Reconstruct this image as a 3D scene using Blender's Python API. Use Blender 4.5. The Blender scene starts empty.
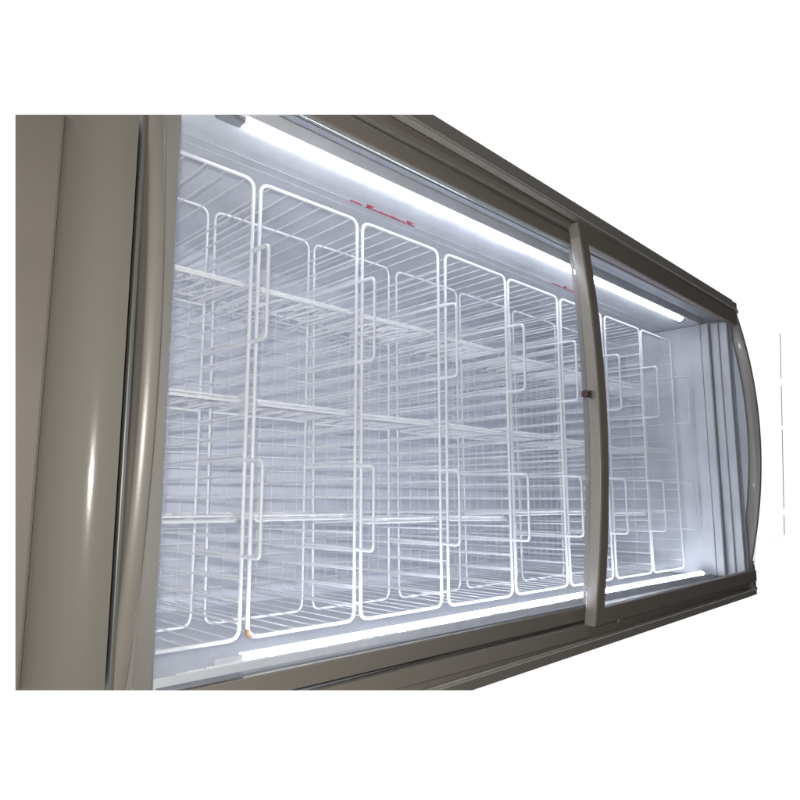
import bpy, bmesh, math, random
from mathutils import Vector, Matrix

random.seed(7)
scene = bpy.context.scene
COL = scene.collection

# ------------------------------------------------------------------ camera
F, CX, CY = 671.0, 400.0, 402.0
def nrm(v): return Vector(v).normalized()
ax = nrm((687.0, 100.5, F))
ay = Vector((-672.0, 102.0, F)); ay = (ay - ax * ax.dot(ay)).normalized()
az = ax.cross(ay)
if az.y > 0: az = -az
ROWS = (ax, ay, az)                       # world = ROWS . camera-space (x right, y down, z forward)
def cam2w(c): return Vector((ROWS[0].dot(c), ROWS[1].dot(c), ROWS[2].dot(c)))
right, down, fwd = cam2w(Vector((1,0,0))), cam2w(Vector((0,1,0))), cam2w(Vector((0,0,1)))
cam_data = bpy.data.cameras.new('camera'); cam = bpy.data.objects.new('camera', cam_data)
COL.objects.link(cam)
cam.matrix_world = Matrix(((right.x, -down.x, -fwd.x, 0), (right.y, -down.y, -fwd.y, 0),
                           (right.z, -down.z, -fwd.z, 0), (0, 0, 0, 1)))
cam_data.sensor_width = 36; cam_data.lens = F / 800 * 36
cam_data.shift_y = 2 / 800
cam_data.clip_start = 0.02; cam_data.clip_end = 100
scene.camera = cam

# ------------------------------------------------------------------ world: bright white behind the freezer, dim shop in front
world = bpy.data.worlds.new('World'); scene.world = world; world.use_nodes = True
wn = world.node_tree; wn.nodes.clear()
tc = wn.nodes.new('ShaderNodeTexCoord'); sx = wn.nodes.new('ShaderNodeSeparateXYZ')
mr = wn.nodes.new('ShaderNodeMapRange'); mr.interpolation_type = 'SMOOTHSTEP'
mr.inputs['From Min'].default_value = 0.02; mr.inputs['From Max'].default_value = 0.14
mr.inputs['To Min'].default_value = 0.0; mr.inputs['To Max'].default_value = 1.0
mixc = wn.nodes.new('ShaderNodeMix'); mixc.data_type = 'RGBA'
mixc.inputs[6].default_value = (0.085, 0.084, 0.083, 1); mixc.inputs[7].default_value = (1.04, 1.04, 1.04, 1)
bg = wn.nodes.new('ShaderNodeBackground'); wo = wn.nodes.new('ShaderNodeOutputWorld')
wn.links.new(tc.outputs['Generated'], sx.inputs[0]); wn.links.new(sx.outputs['Y'], mr.inputs['Value'])
wn.links.new(mr.outputs['Result'], mixc.inputs[0]); wn.links.new(mixc.outputs[2], bg.inputs['Color'])
wn.links.new(bg.outputs[0], wo.inputs[0])

# ------------------------------------------------------------------ the camera's flash
fl = bpy.data.lights.new('flash', 'POINT'); fl.energy = 52; fl.shadow_soft_size = 0.012
fl.color = (1.0, 0.96, 0.9)
flo = bpy.data.objects.new('flash', fl); flo.location = (-0.03, -0.03, 0.055); COL.objects.link(flo)

scene.view_settings.view_transform = 'Standard'; scene.view_settings.look = 'None'
scene.view_settings.exposure = 0.0; scene.view_settings.gamma = 1.0
scene.view_settings.use_curve_mapping = False
scene.render.engine = 'CYCLES'
scene.cycles.max_bounces = 10; scene.cycles.diffuse_bounces = 5
scene.cycles.transparent_max_bounces = 24
scene.cycles.sample_clamp_indirect = 6.0

# ------------------------------------------------------------------ materials
def principled(name, col, rough=0.5, metal=0.0, noise=0.0, nscale=20, bump=0.0, bscale=200, spec=0.5, stretch=None):
    m = bpy.data.materials.new(name); m.use_nodes = True
    nt = m.node_tree; b = nt.nodes['Principled BSDF']
    b.inputs['Base Color'].default_value = (*col, 1); b.inputs['Roughness'].default_value = rough
    b.inputs['Metallic'].default_value = metal; b.inputs['Specular IOR Level'].default_value = spec
    t = nt.nodes.new('ShaderNodeTexCoord'); vec = t.outputs['Object']
    if stretch:
        mp = nt.nodes.new('ShaderNodeMapping'); mp.inputs['Scale'].default_value = stretch
        nt.links.new(vec, mp.inputs[0]); vec = mp.outputs[0]
    if noise:
        n = nt.nodes.new('ShaderNodeTexNoise'); n.inputs['Scale'].default_value = nscale; n.inputs['Detail'].default_value = 6
        r = nt.nodes.new('ShaderNodeMapRange')
        r.inputs['From Min'].default_value = 0.25; r.inputs['From Max'].default_value = 0.75
        r.inputs['To Min'].default_value = 1 - noise; r.inputs['To Max'].default_value = 1 + noise * 0.5
        mx = nt.nodes.new('ShaderNodeMix'); mx.data_type = 'RGBA'; mx.blend_type = 'MULTIPLY'
        mx.inputs[0].default_value = 1; mx.inputs[6].default_value = (*col, 1)
        nt.links.new(vec, n.inputs['Vector']); nt.links.new(n.outputs['Fac'], r.inputs['Value'])
        nt.links.new(r.outputs[0], mx.inputs[7]); nt.links.new(mx.outputs[2], b.inputs['Base Color'])
        rr = nt.nodes.new('ShaderNodeMapRange')
        rr.inputs['To Min'].default_value = max(0.03, rough - 0.1); rr.inputs['To Max'].default_value = min(1, rough + 0.12)
        nt.links.new(n.outputs['Fac'], rr.inputs['Value']); nt.links.new(rr.outputs[0], b.inputs['Roughness'])
    if bump:
        n2 = nt.nodes.new('ShaderNodeTexNoise'); n2.inputs['Scale'].default_value = bscale; n2.inputs['Detail'].default_value = 4
        bp = nt.nodes.new('ShaderNodeBump'); bp.inputs['Strength'].default_value = bump; bp.inputs['Distance'].default_value = 0.002
        nt.links.new(vec, n2.inputs['Vector']); nt.links.new(n2.outputs['Fac'], bp.inputs['Height'])
        nt.links.new(bp.outputs[0], b.inputs['Normal'])
    return m

def emission(name, col, s):
    m = bpy.data.materials.new(name); m.use_nodes = True; nt = m.node_tree; nt.nodes.clear()
    e = nt.nodes.new('ShaderNodeEmission'); e.inputs[0].default_value = (*col, 1); e.inputs[1].default_value = s
    o = nt.nodes.new('ShaderNodeOutputMaterial'); nt.links.new(e.outputs[0], o.inputs[0]); return m

def glass_mat(name, tint):
    m = bpy.data.materials.new(name); m.use_nodes = True; nt = m.node_tree; nt.nodes.clear()
    tr = nt.nodes.new('ShaderNodeBsdfTransparent'); tr.inputs[0].default_value = (*tint, 1)
    gl = nt.nodes.new('ShaderNodeBsdfGlossy'); gl.inputs['Roughness'].default_value = 0.02
    lw = nt.nodes.new('ShaderNodeLayerWeight'); lw.inputs['Blend'].default_value = 0.5
    pw = nt.nodes.new('ShaderNodeMath'); pw.operation = 'POWER'; pw.inputs[1].default_value = 5
    fr = nt.nodes.new('ShaderNodeMath'); fr.operation = 'MULTIPLY_ADD'; fr.inputs[1].default_value = 0.8; fr.inputs[2].default_value = 0.04
    nt.links.new(lw.outputs['Facing'], pw.inputs[0]); nt.links.new(pw.outputs[0], fr.inputs[0])
    df = nt.nodes.new('ShaderNodeBsdfDiffuse'); df.inputs[0].default_value = (0.8, 0.85, 0.9, 1)
    t = nt.nodes.new('ShaderNodeTexCoord'); mp = nt.nodes.new('ShaderNodeMapping'); mp.inputs['Scale'].default_value = (2.5, 1, 0.9); mp.inputs['Rotation'].default_value = (0, 0.5, 0)
    nz = nt.nodes.new('ShaderNodeTexNoise'); nz.inputs['Scale'].default_value = 3.0; nz.inputs['Detail'].default_value = 7; nz.inputs['Roughness'].default_value = 0.7
    dr = nt.nodes.new('ShaderNodeMapRange'); dr.inputs['From Min'].default_value = 0.35; dr.inputs['From Max'].default_value = 0.8; dr.inputs['To Min'].default_value = 0.008; dr.inputs['To Max'].default_value = 0.085
    nt.links.new(t.outputs['Object'], mp.inputs[0]); nt.links.new(mp.outputs[0], nz.inputs['Vector']); nt.links.new(nz.outputs['Fac'], dr.inputs['Value'])
    dm = nt.nodes.new('ShaderNodeMixShader'); nt.links.new(dr.outputs[0], dm.inputs[0]); nt.links.new(tr.outputs[0], dm.inputs[1]); nt.links.new(df.outputs[0], dm.inputs[2])
    mx = nt.nodes.new('ShaderNodeMixShader'); o = nt.nodes.new('ShaderNodeOutputMaterial')
    nt.links.new(fr.outputs[0], mx.inputs[0]); nt.links.new(dm.outputs[0], mx.inputs[1]); nt.links.new(gl.outputs[0], mx.inputs[2])
    nt.links.new(mx.outputs[0], o.inputs[0]); return m

M = dict(
    panel=principled('taupe_panel_paint', (0.128, 0.115, 0.102), 0.42, noise=0.06, nscale=6, bump=0.05, bscale=400),
    post=principled('taupe_post_paint', (0.135, 0.128, 0.115), 0.17, spec=0.12, noise=0.08, nscale=4, bump=0.04, bscale=300, stretch=(1, 1, 0.15)),
    frame=principled('taupe_frame_paint', (0.205, 0.191, 0.173), 0.34, noise=0.08, nscale=5, bump=0.04, bscale=300, stretch=(0.3, 1, 1)),
    rail=principled('brown_grey_rail_paint', (0.22, 0.203, 0.182), 0.4, noise=0.1, nscale=6, bump=0.05, bscale=300, stretch=(0.3, 1, 1)),
    stile=principled('satin_stile_metal', (0.29, 0.274, 0.248), 0.26, noise=0.06, nscale=5, bump=0.02, bscale=200, stretch=(1, 1, 0.1)),
    dark=principled('dark_gasket_rubber', (0.035, 0.033, 0.03), 0.6),
    groove=principled('dark_grey_groove_plastic', (0.10, 0.103, 0.098), 0.4),
    seal=principled('grey_seal_plastic', (0.22, 0.235, 0.27), 0.45, noise=0.1, nscale=8),
    seal_light=principled('light_grey_trim_plastic', (0.56, 0.59, 0.64), 0.4, noise=0.1, nscale=8),
    darkrail=principled('dark_brown_rail_paint', (0.20, 0.176, 0.157), 0.4, noise=0.08, nscale=6, bump=0.04, bscale=300, stretch=(0.3, 1, 1)),
    liner=principled('frosted_liner', (0.70, 0.715, 0.80), 0.5, noise=0.13, nscale=4, bump=0.15, bscale=50),
    lip=principled('white_lip_plastic', (0.76, 0.78, 0.84), 0.35, noise=0.18, nscale=7, bump=0.1, bscale=80),
    wire=principled('white_coated_wire', (0.86, 0.87, 0.91), 0.3, noise=0.06, nscale=40),
    led=emission('led_tube_light', (0.88, 0.915, 1.0), 30.0),
    cap=principled('grey_lamp_cap', (0.35, 0.36, 0.37), 0.3, metal=0.6),
    red=principled('red_ink', (0.42, 0.02, 0.07), 0.5),
    ice=principled('frost_crust', (0.85, 0.88, 0.92), 0.6, bump=0.6, bscale=300),
    rust=principled('rust', (0.20, 0.10, 0.04), 0.8, noise=0.4, nscale=90, bump=0.3),
    lockbrown=principled('lock_brown', (0.07, 0.035, 0.025), 0.4),
    steel=principled('polished_steel', (0.6, 0.6, 0.6), 0.15, metal=1.0),
    glass=glass_mat('door_glass', (0.985, 0.992, 0.995)),
    strip=principled('grey_guard_paint', (0.42, 0.42, 0.42), 0.5),
)

# ------------------------------------------------------------------ mesh helpers
def row_normal(y): return cam2w(Vector((0, F, -(y - CY))))     # positive side is below the row
def col_normal(x): return cam2w(Vector((F, 0, -(x - CX))))     # positive side is right of the column
# the freezer is shown as a cutaway section: three straight cutting planes
CUTS = [-row_normal(114.6), row_normal(690.4), -col_normal(15.4)]

def section(bm):
    """Trim a mesh at the cutaway planes and close the cut."""
    for n in CUTS:
        n = n.normalized()
        d = [n.dot(v.co) for v in bm.verts]
        if not d or max(d) <= 0: continue
        if min(d) >= 0:
            bmesh.ops.delete(bm, geom=list(bm.verts), context='VERTS'); return
        r = bmesh.ops.bisect_plane(bm, geom=list(bm.verts) + list(bm.edges) + list(bm.faces), dist=1e-6,
                                   plane_co=(0, 0, 0), plane_no=n, clear_outer=True)
        ed = [e for e in r['geom_cut'] if isinstance(e, bmesh.types.BMEdge)]
        if ed: bmesh.ops.holes_fill(bm, edges=ed, sides=0)

def link(name, bm, mat, parent=None, smooth=None, cut=True, off=None):
    if off is not None:                      # cut as it stands at this place
        bmesh.ops.translate(bm, vec=off, verts=bm.verts); section(bm); bmesh.ops.translate(bm, vec=-off, verts=bm.verts)
    elif cut: section(bm)
    bmesh.ops.recalc_face_normals(bm, faces=bm.faces)
    me = bpy.data.meshes.new(name); bm.to_mesh(me); bm.free()
    me.materials.append(M[mat])
    if smooth is not None:
        for p in me.polygons: p.use_smooth = True
        me.set_sharp_from_angle(angle=math.radians(smooth))
    o = bpy.data.objects.new(name, me); COL.objects.link(o)
    if parent:
        o.parent = parent
        w = parent.location.copy()
        q = parent.parent
        while q: w = w + q.location; q = q.parent
        o.location = -w
    return o

def add_box(bm, lo, hi, bevel=0.0, segs=2):
    vs = [bm.verts.new((x, y, z)) for x in (lo[0], hi[0]) for y in (lo[1], hi[1]) for z in (lo[2], hi[2])]
    q = [(0,1,3,2),(4,6,7,5),(0,4,5,1),(2,3,7,6),(0,2,6,4),(1,5,7,3)]
    fs = [bm.faces.new([vs[i] for i in f]) for f in q]
    if bevel:
        es = list({e for f in fs for e in f.edges})
        bmesh.ops.bevel(bm, geom=es, offset=bevel, segments=segs, profile=0.5, affect='EDGES')

def add_prism(bm, prof, x0, x1, taper=0.0, zc=0.2, nx=12, x1f=None):
    """Profile of (y, z) points swept along X; taper draws it in towards zc as X grows."""
    rings = []
    for i in range(nx + 1):
        x = x0 + (x1 - x0) * i / nx
        rings.append([bm.verts.new((x, y, zc + (z - zc) * (1 - taper * (x - 1.5)))) for y, z in prof])
    n = len(prof)
    for a, b in zip(rings, rings[1:]):
        for j in range(n):
            bm.faces.new((a[j], a[(j+1) % n], b[(j+1) % n], b[j]))
    bm.faces.new(rings[0]); bm.faces.new(rings[-1][::-1])

def round_poly(pts, radii, seg=5):
    """Round the corners of a closed 2-D polygon."""
    out = []; n = len(pts)
    for i in range(n):
        p = Vector(pts[i]); a = Vector(pts[i-1]); b = Vector(pts[(i+1) % n]); r = radii[i] if isinstance(radii, (list, tuple)) else radii
        if r <= 0: out.append(tuple(p)); continue
        u = (a - p).normalized(); v = (b - p).normalized()
        p0, p2 = p + u * r, p + v * r
        for k in range(seg + 1):
            t = k / seg
            out.append(tuple(p0 * (1-t)**2 + p * 2*t*(1-t) + p2 * t*t))
    return out

def add_sweep_z(bm, sec, zs, yoff, fixed=9.0):
    """Section of (x, y) points swept up Z; yoff(z) moves it in Y (the curve of the lids)."""
    rings = [[bm.verts.new((x, (y if y > fixed else y + yoff(z)), z)) for x, y in sec] for z in zs]
    n = len(sec)
    for a, b in zip(rings, rings[1:]):
        for j in range(n):
            bm.faces.new((a[j], a[(j+1) % n], b[(j+1) % n], b[j]))
    bm.faces.new(rings[0][::-1]); bm.faces.new(rings[-1])

def bend(pts, r, seg=4, closed=False):
    """Round the corners of a polyline in space."""
    pts = [Vector(p) for p in pts]; out = []; n = len(pts)
    for i in range(n):
        if not closed and i in (0, n-1): out.append(pts[i]); continue
        p, a, b = pts[i], pts[i-1], pts[(i+1) % n]
        u, v = (a - p), (b - p)
        rr = min(r, u.length * 0.45, v.length * 0.45)
        p0, p2 = p + u.normalized() * rr, p + v.normalized() * rr
        for k in range(seg + 1):
            t = k / seg; out.append(p0 * (1-t)**2 + p * 2*t*(1-t) + p2 * t*t)
    return out

def add_tube(bm, pts, r, sides=6, closed=False):
    pts = [Vector(p) for p in pts]; n = len(pts); rings = []
    up = None
    for i in range(n):
        if closed: t = (pts[(i+1) % n] - pts[i-1]).normalized()
        elif i == 0: t = (pts[1] - pts[0]).normalized()
        elif i == n-1: t = (pts[-1] - pts[-2]).normalized()
        else: t = (pts[i+1] - pts[i-1]).normalized()
        if up is None:
            up = Vector((0.31, 0.17, 0.93)) if abs(t.z) < 0.8 else Vector((0.93, 0.2, 0.1))
        up = (up - t * up.dot(t)).normalized(); s = t.cross(up)
        rings.append([bm.verts.new(pts[i] + (up * math.cos(a) + s * math.sin(a)) * r)
                      for a in [2 * math.pi * k / sides for k in range(sides)]])
    pairs = list(zip(rings, rings[1:]))
    if closed: pairs.append((rings[-1], rings[0]))
    for a, b in pairs:
        for k in range(sides): bm.faces.new((a[k], a[(k+1) % sides], b[(k+1) % sides], b[k]))
    if not closed: bm.faces.new(rings[0][::-1]); bm.faces.new(rings[-1])

def empty(name, loc, parent=None):
    o = bpy.data.objects.new(name, None); o.location = loc; o.empty_display_size = 0.1
    COL.objects.link(o)
    if parent: o.parent = parent
    return o

# ------------------------------------------------------------------ the freezer
def curve(depth, zc=0.20, h=0.47): return lambda z: -depth * (1 - ((z - zc) / h) ** 2)
def zlist(z0, z1, n=36): return [z0 + (z1 - z0) * i / n for i in range(n + 1)]
ZF, ZC = -0.245, 0.20                       # inner floor height, middle of the opening
BACK, END_L, END_R = 1.52, 0.345, 2.41
fz = empty('display_freezer', (1.4, 1.2, -0.33))
fz['label'] = 'long taupe display freezer with lit white inside and curved sliding glass doors'
fz['category'] = 'freezer'

# liner (each wall of the inside its own part)
def box_part(name, lo, hi, mat, bevel=0.0, parent=fz):
    bm = bmesh.new(); add_box(bm, lo, hi, bevel); return link(name, bm, mat, parent)
bm = bmesh.new(); add_prism(bm, [(0.9125,0.635),(BACK,0.635),(BACK,0.70),(0.9125,0.70)], 0.31, 2.47, nx=2)
link('ceiling_liner', bm, 'lip', fz)
bm = bmesh.new(); add_prism(bm, [(0.9285,ZF),(1.0,ZF-0.002),(BACK,ZF-0.002),(BACK,-0.315),(0.9285,-0.315)], 0.31, 2.47, nx=2)
link('floor_liner', bm, 'lip', fz)
box_part('back_liner', (0.31, BACK, -0.315), (2.49, BACK+0.08, 0.70), 'liner')
box_part('side_liner', (0.30, 0.95, ZF), (END_L, BACK, 0.6335), 'liner')
box_part('side_liner', (END_R, 0.91, ZF+0.0015), (2.47, BACK, 0.6325), 'lip')
for y0 in (1.0285, 1.0555):
    box_part('ceiling_seam', (0.346, y0, 0.6343), (2.409, y0 + 0.0022, 0.6355), 'seal_light')
box_part('added_lamp_fin', (0.346, 0.9225, -0.29), (2.409, 0.928, -0.238), 'lip', 0.001)  # added fin, keeps the lower lamp's light off the ledge in front
box_part('lamp_tray', (0.346, 0.8845, -0.315), (2.409, 0.922, -0.272), 'seal')
rf = random.Random(3); bm = bmesh.new(); rows = []
for i in range(520):
    x = 0.47 + (2.405 - 0.47) * i / 519
    h = 0.0006 + 0.0035 * max(0, rf.random() - 0.25) * (0.5 + 0.5 * math.sin(i * 0.07)) ** 2 + 0.001 * rf.random()
    rows.append([bm.verts.new((x, 0.9232, -0.2379)), bm.verts.new((x, 0.925, -0.238 + h)), bm.verts.new((x, 0.9275, -0.2379))])
for p, q in zip(rows, rows[1:]):
    for j in range(3): bm.faces.new((p[j], p[(j+1) % 3], q[(j+1) % 3], q[j]))
bm.faces.new(rows[0]); bm.faces.new(rows[-1][::-1])
link('frost', bm, 'ice', fz)
# stepped seals of the far end, as seen through the right-hand lid
bm = bmesh.new()
add_box(bm, (2.413, 0.884, ZF), (2.427, 0.909, 0.634), 0.002)
add_box(bm, (2.437, 0.858, ZF-0.004), (2.452, 0.8835, 0.636), 0.002)
add_box(bm, (2.4475, 0.831, ZF-0.004), (2.462, 0.8575, 0.637), 0.002)
link('end_seal', bm, 'lip', fz)
bm = bmesh.new()
add_box(bm, (2.428, 0.884, ZF), (2.4365, 0.9, 0.634)); add_box(bm, (2.4545, 0.858, ZF), (2.462, 0.87, 0.634))
add_box(bm, (2.4622, 0.822, ZF-0.004), (2.468, 0.8305, 0.636))
link('gasket', bm, 'seal', fz)
bm = bmesh.new(); add_sweep_z(bm, [(2.4645, 0.858), (2.4795, 0.858), (2.4795, 0.8815), (2.4645, 0.8815)], zlist(-0.262, 0.668), curve(0.062, 0.26), 0.87)
link('end_panel', bm, 'seal_light', fz)
box_part('end_filler', (2.4707, 0.882, -0.30), (2.4722, 0.95, 0.70), 'seal_light')
# dark gaskets and pale seals along the opening
box_part('gasket', (0.35, 0.868, 0.6445), (2.436, 0.8835, 0.668), 'seal')
box_part('added_lamp_fin', (0.35, 0.907, 0.6345), (2.409, 0.912, 0.6795), 'lip', 0.001)  # same added fin above, shades the front edge from the upper lamp
box_part('lamp_tray', (0.35, 0.8845, 0.668), (2.409, 0.9065, 0.70), 'seal')
box_part('gasket', (0.35, 0.868, -0.27), (2.436, 0.883, ZF-0.001), 'seal')
box_part('track_trim', (1.46, 0.8275, 0.649), (2.461, 0.844, 0.664), 'seal_light', 0.001)
box_part('track_trim', (1.46, 0.8455, 0.6435), (2.461, 0.8665, 0.664), 'seal', 0.001)
box_part('track_trim', (1.46, 0.8275, -0.27), (2.461, 0.844, -0.248), 'seal', 0.001)
box_part('track_trim', (1.46, 0.8455, -0.27), (2.461, 0.8665, -0.2445), 'seal_light', 0.001)

# outer housings above and below the lids
top = [(0.822,0.744),(0.803,0.695),(0.802,0.690),(0.812,0.686),(0.829,0.698),(0.829,0.6695),(0.88,0.6695),(0.88,0.744)]
bm = bmesh.new(); add_prism(bm, top, 0.20, 2.495, taper=0.036); link('top_housing', bm, 'rail', fz)
bot = [(0.822,-0.327),(0.811,-0.3035),(0.812,-0.2985),(0.829,-0.302),(0.829,-0.270),(0.88,-0.272),(0.88,-0.327)]
bm = bmesh.new(); add_prism(bm, bot, 0.20, 2.495, taper=0.036); link('bottom_housing', bm, 'rail', fz)
box_part('track_cover', (0.20, 0.8175, 0.6700), (1.398, 0.8285, 0.6842), 'rail', 0.001)
box_part('track_cover', (0.20, 0.8165, -0.2975), (1.398, 0.8285, -0.2705), 'rail', 0.001)
# bright bevel trims that run along both housings
bm = bmesh.new(); add_prism(bm, [(0.8015,0.6955),(0.799,0.692),(0.799,0.687),(0.8125,0.6835),(0.8125,0.686),(0.803,0.690)], 0.20, 2.474, taper=0.036); link('trim_strip', bm, 'stile', fz)
bm = bmesh.new(); add_prism(bm, [(0.8095,-0.304),(0.8075,-0.302),(0.8075,-0.299),(0.8115,-0.2965),(0.812,-0.2985),(0.811,-0.3035)], 0.20, 2.474, taper=0.036); link('trim_strip', bm, 'stile', fz)
box_part('back_cover', (0.20, BACK+0.081, -0.32), (2.49, BACK+0.10, 0.74), 'rail')
box_part('end_cover', (2.4725, 0.885, -0.32), (2.495, BACK+0.08, 0.74), 'rail')

# lamps inside the opening
def lamp(xa, xb, y, z, s, cm):
    bm = bmesh.new(); add_tube(bm, [(xa, y, z), (xb, y, z)], 0.0084, 16)
    l = link('lamp_tube', bm, 'led', fz, smooth=40)
    for x0, x1 in ((xa - 0.05, xa - 0.001), (xb + 0.001, xb + 0.018)):
        bm = bmesh.new(); add_box(bm, (x0, y - 0.012, z - 0.0085), (x1, y + 0.012, z + 0.0085), 0.004, 3)
        link('lamp_cap', bm, cm, l)
lamp(0.549, 2.29, 0.928, 0.6345, 1, 'cap')
lamp(0.585, 2.36, 0.942, -0.2365, -1, 'lip')

# red load limit marks on the step of the ceiling liner
def limit_mark(x0, pieces, marks):
    bm = bmesh.new(); y0 = 1.0295
    for a, b, w in pieces: add_box(bm, (x0 + a, y0 - w, 0.6335), (x0 + b, y0, 0.6349), 0.0)
    for a in marks:
        vs = [bm.verts.new((x0 + a + dx, y0 - dy, z)) for z in (0.6335, 0.6349) for dx, dy in ((-0.012, 0.013), (0.012, 0.013), (0, 0.003))]
        for f in ((0,1,2), (5,4,3), (0,3,4,1), (1,4,5,2), (2,5,3,0)): bm.faces.new([vs[i] for i in f])
    link('load_limit_mark', bm, 'red', fz)
P = [(0, 0.032, 0.004), (0.045, 0.060, 0.0045), (0.063, 0.078, 0.0035), (0.081, 0.096, 0.0045), (0.099, 0.113, 0.004), (0.116, 0.134, 0.0055),
     (0.137, 0.150, 0.0045), (0.153, 0.166, 0.0035), (0.174, 0.195, 0.004)]
limit_mark(0.868, P, (0.048, 0.170))
limit_mark(1.638, [(0, 0.05, 0.0035), (0.06, 0.085, 0.003), (0.09, 0.13, 0.003), (0.14, 0.19, 0.003)], (0.06, 0.175))

# left end: flat panel, rounded post, dark gap
bm = bmesh.new(); add_box(bm, (-0.30, 0.80, -0.75), (0.2355, 0.95, 1.0), 0.004); link('end_board', bm, 'panel', fz)
sec = [(0.2375, 0.815)] + [(0.3075 - 0.069 * u, 0.764 + 0.046 * u ** 2.7) for u in [1 - k / 18 for k in range(19)]] + [(0.3088, 0.7686), (0.3095, 0.770), (0.3095, 0.95), (0.2375, 0.95)]
bm = bmesh.new(); add_sweep_z(bm, sec, [-0.75 + 1.75 * i / 20 for i in range(21)], lambda z: 0.0)
link('rounded_post', bm, 'post', fz, smooth=35)
box_part('gasket', (0.3105, 0.910, -0.34), (0.3445, 0.949, 0.75), 'groove')


# left sliding lid
ld = bmesh.new()
LC = curve(0.055)
sec = round_poly([(0.3525, 0.900), (0.3525, 0.874), (0.361, 0.8685), (0.3735, 0.869), (0.3735, 0.900)], [0.001, 0.004, 0.006, 0.004, 0.001], 5)
add_sweep_z(ld, sec, zlist(-0.2705, 0.6705), LC)
add_sweep_z(ld, [(1.446, 0.842), (1.466, 0.842), (1.466, 0.86), (1.446, 0.86)], zlist(-0.2705, 0.6705), curve(0.028))
add_prism(ld, [(0.836,0.6665),(0.836,0.638),(0.838,0.636),(0.850,0.636),(0.850,0.6665)], 0.411, 1.4455, taper=0.004)
add_prism(ld, [(0.842,-0.2665),(0.842,-0.239),(0.844,-0.237),(0.864,-0.237),(0.864,-0.2665)], 0.411, 1.4455, taper=0.004)
left_door = link('sliding_door', ld, 'frame', fz, smooth=40)
left_door['label'] = 'left sliding glass door behind the overlapping stile'
bm = bmesh.new(); add_sweep_z(bm, [(0.3545, 0.9005), (0.3735, 0.9005), (0.3735, 0.910), (0.3545, 0.910)], zlist(-0.2705, 0.6705), LC, 0.9006)
link('lid_gasket', bm, 'groove', left_door)
bm = bmesh.new(); add_box(bm, (0.345, 0.9102, -0.34), (0.3735, 0.9495, 0.75)); link('gasket', bm, 'groove', fz)
bm = bmesh.new(); add_box(bm, (0.3738, 0.866, -0.34), (0.4105, 0.9495, 0.75), 0.003); link('opening_jamb', bm, 'rail', fz)
bm = bmesh.new(); add_box(bm, (0.3455, 0.846, -0.34), (0.3515, 0.9098, 0.75), 0.0015); link('jamb_bead', bm, 'groove', fz)
def pane(x0, x1, z0, z1, y, depth, parent):
    bm = bmesh.new(); add_sweep_z(bm, [(x0, y), (x1, y), (x1, y + 0.005), (x0, y + 0.005)], zlist(z0, z1), curve(depth))
    return link('glass_pane', bm, 'glass', parent, smooth=40)
pane(0.3738, 1.4455, -0.2365, 0.6355, 0.847, 0.026, left_door)
bm = bmesh.new(); add_prism(bm, [(0.8505,0.646),(0.853,0.646),(0.853,0.6368),(0.8505,0.6368)], 0.411, 1.445); link('glazing_bead', bm, 'seal', left_door)
bm = bmesh.new(); add_prism(bm, [(0.846,-0.2365),(0.86,-0.2365),(0.86,-0.2335),(0.846,-0.2335)], 0.411, 1.445); link('glazing_bead', bm, 'seal', left_door)

# right sliding lid, in front of the left one
rd = bmesh.new()
sec = round_poly([(1.400, 0.800), (1.4345, 0.800), (1.4345, 0.8265), (1.400, 0.8265)], [0.0025, 0.0025, 0.001, 0.002], 4)
add_sweep_z(rd, sec, zlist(-0.273, 0.678), curve(0.034))
right_door = link('sliding_door', rd, 'stile', fz, smooth=40)
right_door['label'] = 'right sliding glass door in front, with a pale edge on its stile'
bm = bmesh.new(); add_sweep_z(bm, [(1.4035, 0.7985), (1.4343, 0.7985), (1.4343, 0.7997), (1.4035, 0.7997)], zlist(-0.2725, 0.6775), curve(0.034))
link('stile_face', bm, 'darkrail', right_door)
bm = bmesh.new(); add_prism(bm, [(0.800,0.6805),(0.800,0.636),(0.802,0.634),(0.82,0.634),(0.82,0.6805)], 1.435, 2.46, taper=0.034); link('door_rail', bm, 'darkrail', right_door)
bm = bmesh.new(); add_prism(bm, [(0.800,-0.271),(0.800,-0.238),(0.802,-0.236),(0.82,-0.236),(0.82,-0.271)], 1.435, 2.46, taper=0.034); link('door_rail', bm, 'darkrail', right_door)
pane(1.4348, 2.463, -0.232, 0.624, 0.811, 0.034, right_door)
# lock on the left edge of the stile
lz = 0.246; ly = 0.80 - 0.034 + 0.012
bm = bmesh.new(); add_box(bm, (1.376, ly - 0.004, lz - 0.009), (1.3995, ly + 0.008, lz + 0.011), 0.0015)
lk = link('lock', bm, 'steel', right_door)
bm = bmesh.new(); add_tube(bm, [(1.364, ly + 0.002, lz + 0.001), (1.3759, ly + 0.002, lz + 0.001)], 0.009, 14); link('lock_barrel', bm, 'lockbrown', lk, smooth=40)
# small slide clips on the rails
bm = bmesh.new(); add_box(bm, (1.50, 0.7955, 0.678), (1.60, 0.7995, 0.686), 0.001); link('slide_clip', bm, 'frame', right_door)
bm = bmesh.new(); add_box(bm, (1.50, 0.7955, -0.277), (1.515, 0.7995, -0.266), 0.001); link('slide_clip', bm, 'frame', right_door)

# curved rib at the far end
sec = round_poly([(2.4725, 0.822), (2.4905, 0.822), (2.4905, 0.857), (2.4725, 0.857)], [0.003, 0.004, 0.001, 0.002], 4)
bm = bmesh.new(); add_sweep_z(bm, sec, zlist(-0.262, 0.668), curve(0.062, 0.26)); link('end_rib', bm, 'stile', fz, smooth=40)
# corner blocks that close the housings
box_part('corner_block', (2.4735, 0.823, 0.612), (2.5455, 0.90, 0.7225), 'darkrail', 0.002)
box_part('corner_block', (2.4735, 0.8165, -0.306), (2.5035, 0.90, -0.195), 'darkrail', 0.002)

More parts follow.
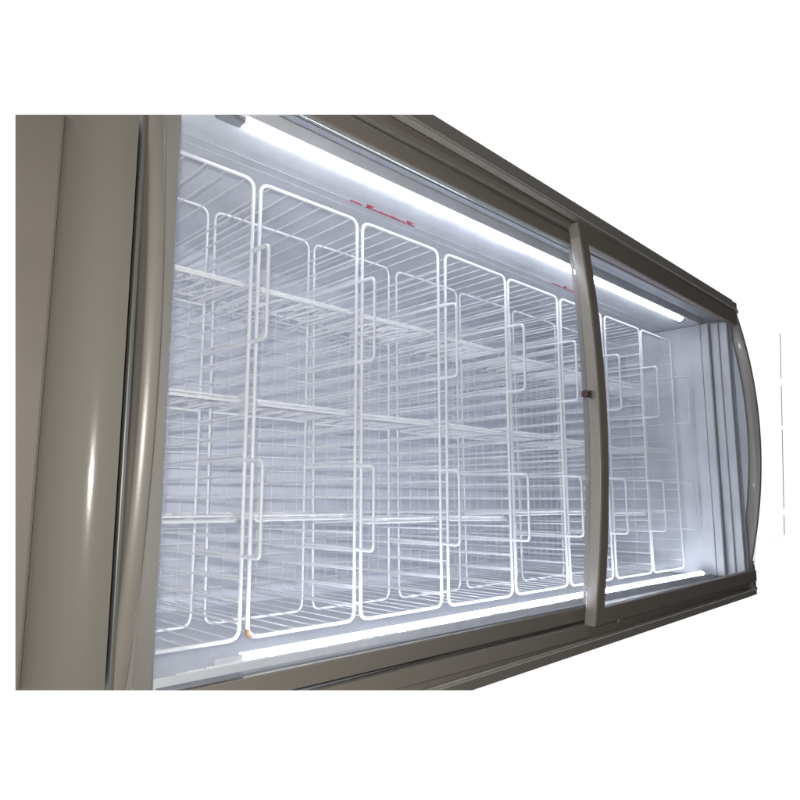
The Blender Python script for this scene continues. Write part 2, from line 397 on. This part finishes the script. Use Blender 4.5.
# thin broken grey edge of a guard beyond the far end
gt, gb = Vector((2.955, 0.80, 0.680)), Vector((2.790, 0.80, -0.117))
bm = bmesh.new()
for a, b in ((0, 0.24), (0.28, 0.48), (0.50, 0.88), (0.91, 1.0)): add_tube(bm, [gt.lerp(gb, a), gt.lerp(gb, b)], 0.0013, 8)
gd = link('guard_edge', bm, 'strip', fz)
bm = bmesh.new()
add_tube(bm, [gt, (2.50, 0.86, 0.66)], 0.00016, 6); link('guard_arm', bm, 'lip', gd)
bm = bmesh.new(); add_tube(bm, [gb, (2.50, 0.86, -0.19)], 0.00016, 6); link('guard_arm', bm, 'lip', gd)

# ------------------------------------------------------------------ wire baskets
PITCH, W, ZB, ZT, YF, YM, YB = 0.2505, 0.2325, -0.220, 0.580, 1.0, 1.165, 1.455
ORD = ['first', 'second', 'third', 'fourth', 'fifth', 'sixth', 'seventh', 'eighth']
def hoop(y, r, inset, skew=0.0):
    bm = bmesh.new()
    pts = bend([(inset + skew, y, ZB + inset), (W - inset, y, ZB + inset), (W - inset, y, ZT - inset), (inset, y, ZT - inset)], 0.02, 5, closed=True)
    add_tube(bm, pts, r, 8, closed=True); return bm
def build_basket(trim=None):
    """One open-fronted wire basket, its front left corner at the origin."""
    root = empty('wire_basket', (0, 0, 0))
    link('front_rim', hoop(YF, 0.0035, 0), 'wire', root, smooth=60, cut=False, off=trim)
    link('middle_hoop', hoop(YM, 0.0026, 0, 0.012), 'wire', root, smooth=60, cut=False, off=trim)
    r = 0.0019
    bm = bmesh.new()
    n = 22
    for i in range(n):                       # U shaped wires: left wall, back, right wall
        z = ZB + 0.0345 * (i + 0.75)
        add_tube(bm, bend([(0.003, YF, z), (0.004, YB, z), (W - 0.004, YB, z), (W - 0.003, YF, z)], 0.008, 2), 0.0018, 5)
    link('side_wires', bm, 'wire', root, smooth=60, cut=False, off=trim)
    bm = bmesh.new()
    m = 6; jr = random.Random(5)
    for i in range(m):                       # U shaped wires: bottom, back, top
        x = W * (i + 0.5 + jr.uniform(-0.06, 0.06)) / m
        add_tube(bm, bend([(x, YF, ZB + 0.003), (x, YB + 0.0033, ZB + 0.004), (x, YB + 0.0033, ZT - 0.004), (x, YF, ZT - 0.003)], 0.008, 2), 0.0013, 5)
        add_tube(bm, [(x + 0.0006, YB + 0.0036, ZB + 0.012), (x + 0.0006, YB + 0.0036, ZT - 0.012)], 0.0023, 6)
    link('back_wires', bm, 'wire', root, smooth=60, cut=False, off=trim)
    for zt, zb in ((0.444, 0.277), (0.071, -0.089)):
        bm = bmesh.new(); x = W + 0.0005
        add_tube(bm, bend([(x, YM - 0.006, zt + 0.006), (x, 0.946, zt), (x, 0.946, zb), (x, YM - 0.006, zb + 0.006)], 0.013, 4), 0.0033, 8)
        link('handle', bm, 'wire', root, smooth=60, cut=False, off=trim)
    for zd in (0.379, 0.173, -0.0285):       # cross dividers
        bm = bmesh.new(); rr = random.Random(int(zd * 1000))
        add_tube(bm, [(0.012, 1.004, zd), (W - 0.012, 1.004, zd)], 0.0027, 7)
        add_tube(bm, [(0.012, 1.012, zd + 0.008), (W - 0.012, 1.012, zd + 0.008)], 0.0022, 7)
        add_tube(bm, [(0.006, YM - 0.006, zd), (W - 0.006, YM - 0.006, zd)], 0.0022, 6)
        add_tube(bm, [(0.010, YM - 0.016, zd + 0.010), (W - 0.010, YM - 0.016, zd + 0.010)], 0.0016, 6)
        zz = [(0.014 + (W - 0.028) * k / 9, 1.010 if k % 2 else YM - 0.012, zd + (0.008 if k % 2 else 0.002)) for k in range(10)]
        add_tube(bm, zz, 0.0023, 6)
        zz = [(0.02 + (W - 0.04) * k / 6, YM - 0.012 if k % 2 else 1.014, zd + (0.010 if k % 2 else 0.004)) for k in range(7)]
        add_tube(bm, zz, 0.0018, 6)
        for x in (0.012, W - 0.012): add_tube(bm, [(x, 1.004, zd + 0.003), (x, YM - 0.004, zd + 0.003)], 0.002, 6)
        link('divider', bm, 'wire', root, smooth=60, cut=False, off=trim)
    return root

first = build_basket(Vector((0.3835, 0, 0)))    # the one at the cutaway
basket = build_basket(); kids = list(basket.children)
LAB = ['white wire basket partly hidden by the left door stile next to the rounded post',
       'white wire basket with a rusty spot at its lower left rim corner',
       'white wire basket below the start of the longer red mark, third from the rounded post',
       'white wire basket fourth from the rounded post, beyond the longer red mark',
       'white wire basket fifth from the rounded post, between red marks',
       'white wire basket sixth from the post, crossed by the stile with the lock',
       'white wire basket seventh from the post, first one wholly behind the right sliding door',
       'dim grey wire basket farthest from the rounded post, against the plain end wall']
baskets = []
for i in range(8):
    if i == 0: b = first
    elif i == 1: b = basket
    else:
        b = basket.copy(); COL.objects.link(b)
        for k in kids:
            c = k.copy(); COL.objects.link(c); c.parent = b
            if k.name.startswith('divider'):
                c.location.z += random.uniform(-0.003, 0.003); c.rotation_euler.y = random.uniform(-0.012, 0.012); c.rotation_euler.x = random.uniform(-0.008, 0.004)
    b.location = (0.3795 + PITCH * i + (0.004, 0, -0.001, 0.001, 0, 0.001, 0.003, 0)[i], (0, 0.002, 0, -0.002, 0.001, 0, 0.002, 0)[i], 0)
    b.rotation_euler = (0, random.uniform(-0.003, 0.003), random.uniform(-0.004, 0.004)) if i else (0, 0, 0)
    b['label'] = LAB[i]; b['category'] = 'wire basket'; b['group'] = 'wire baskets side by side in the freezer'
    baskets.append(b)
# rust on the second basket's lower left corner
bm = bmesh.new()
pts = bend([(0, YF, ZB + 0.03), (0, YF, ZB), (0.03, YF, ZB)], 0.02, 8)[1:8]
add_tube(bm, pts, 0.0041, 8)
ro = link('rust_patch', bm, 'rust', None, smooth=60, cut=False); ro.parent = baskets[1]
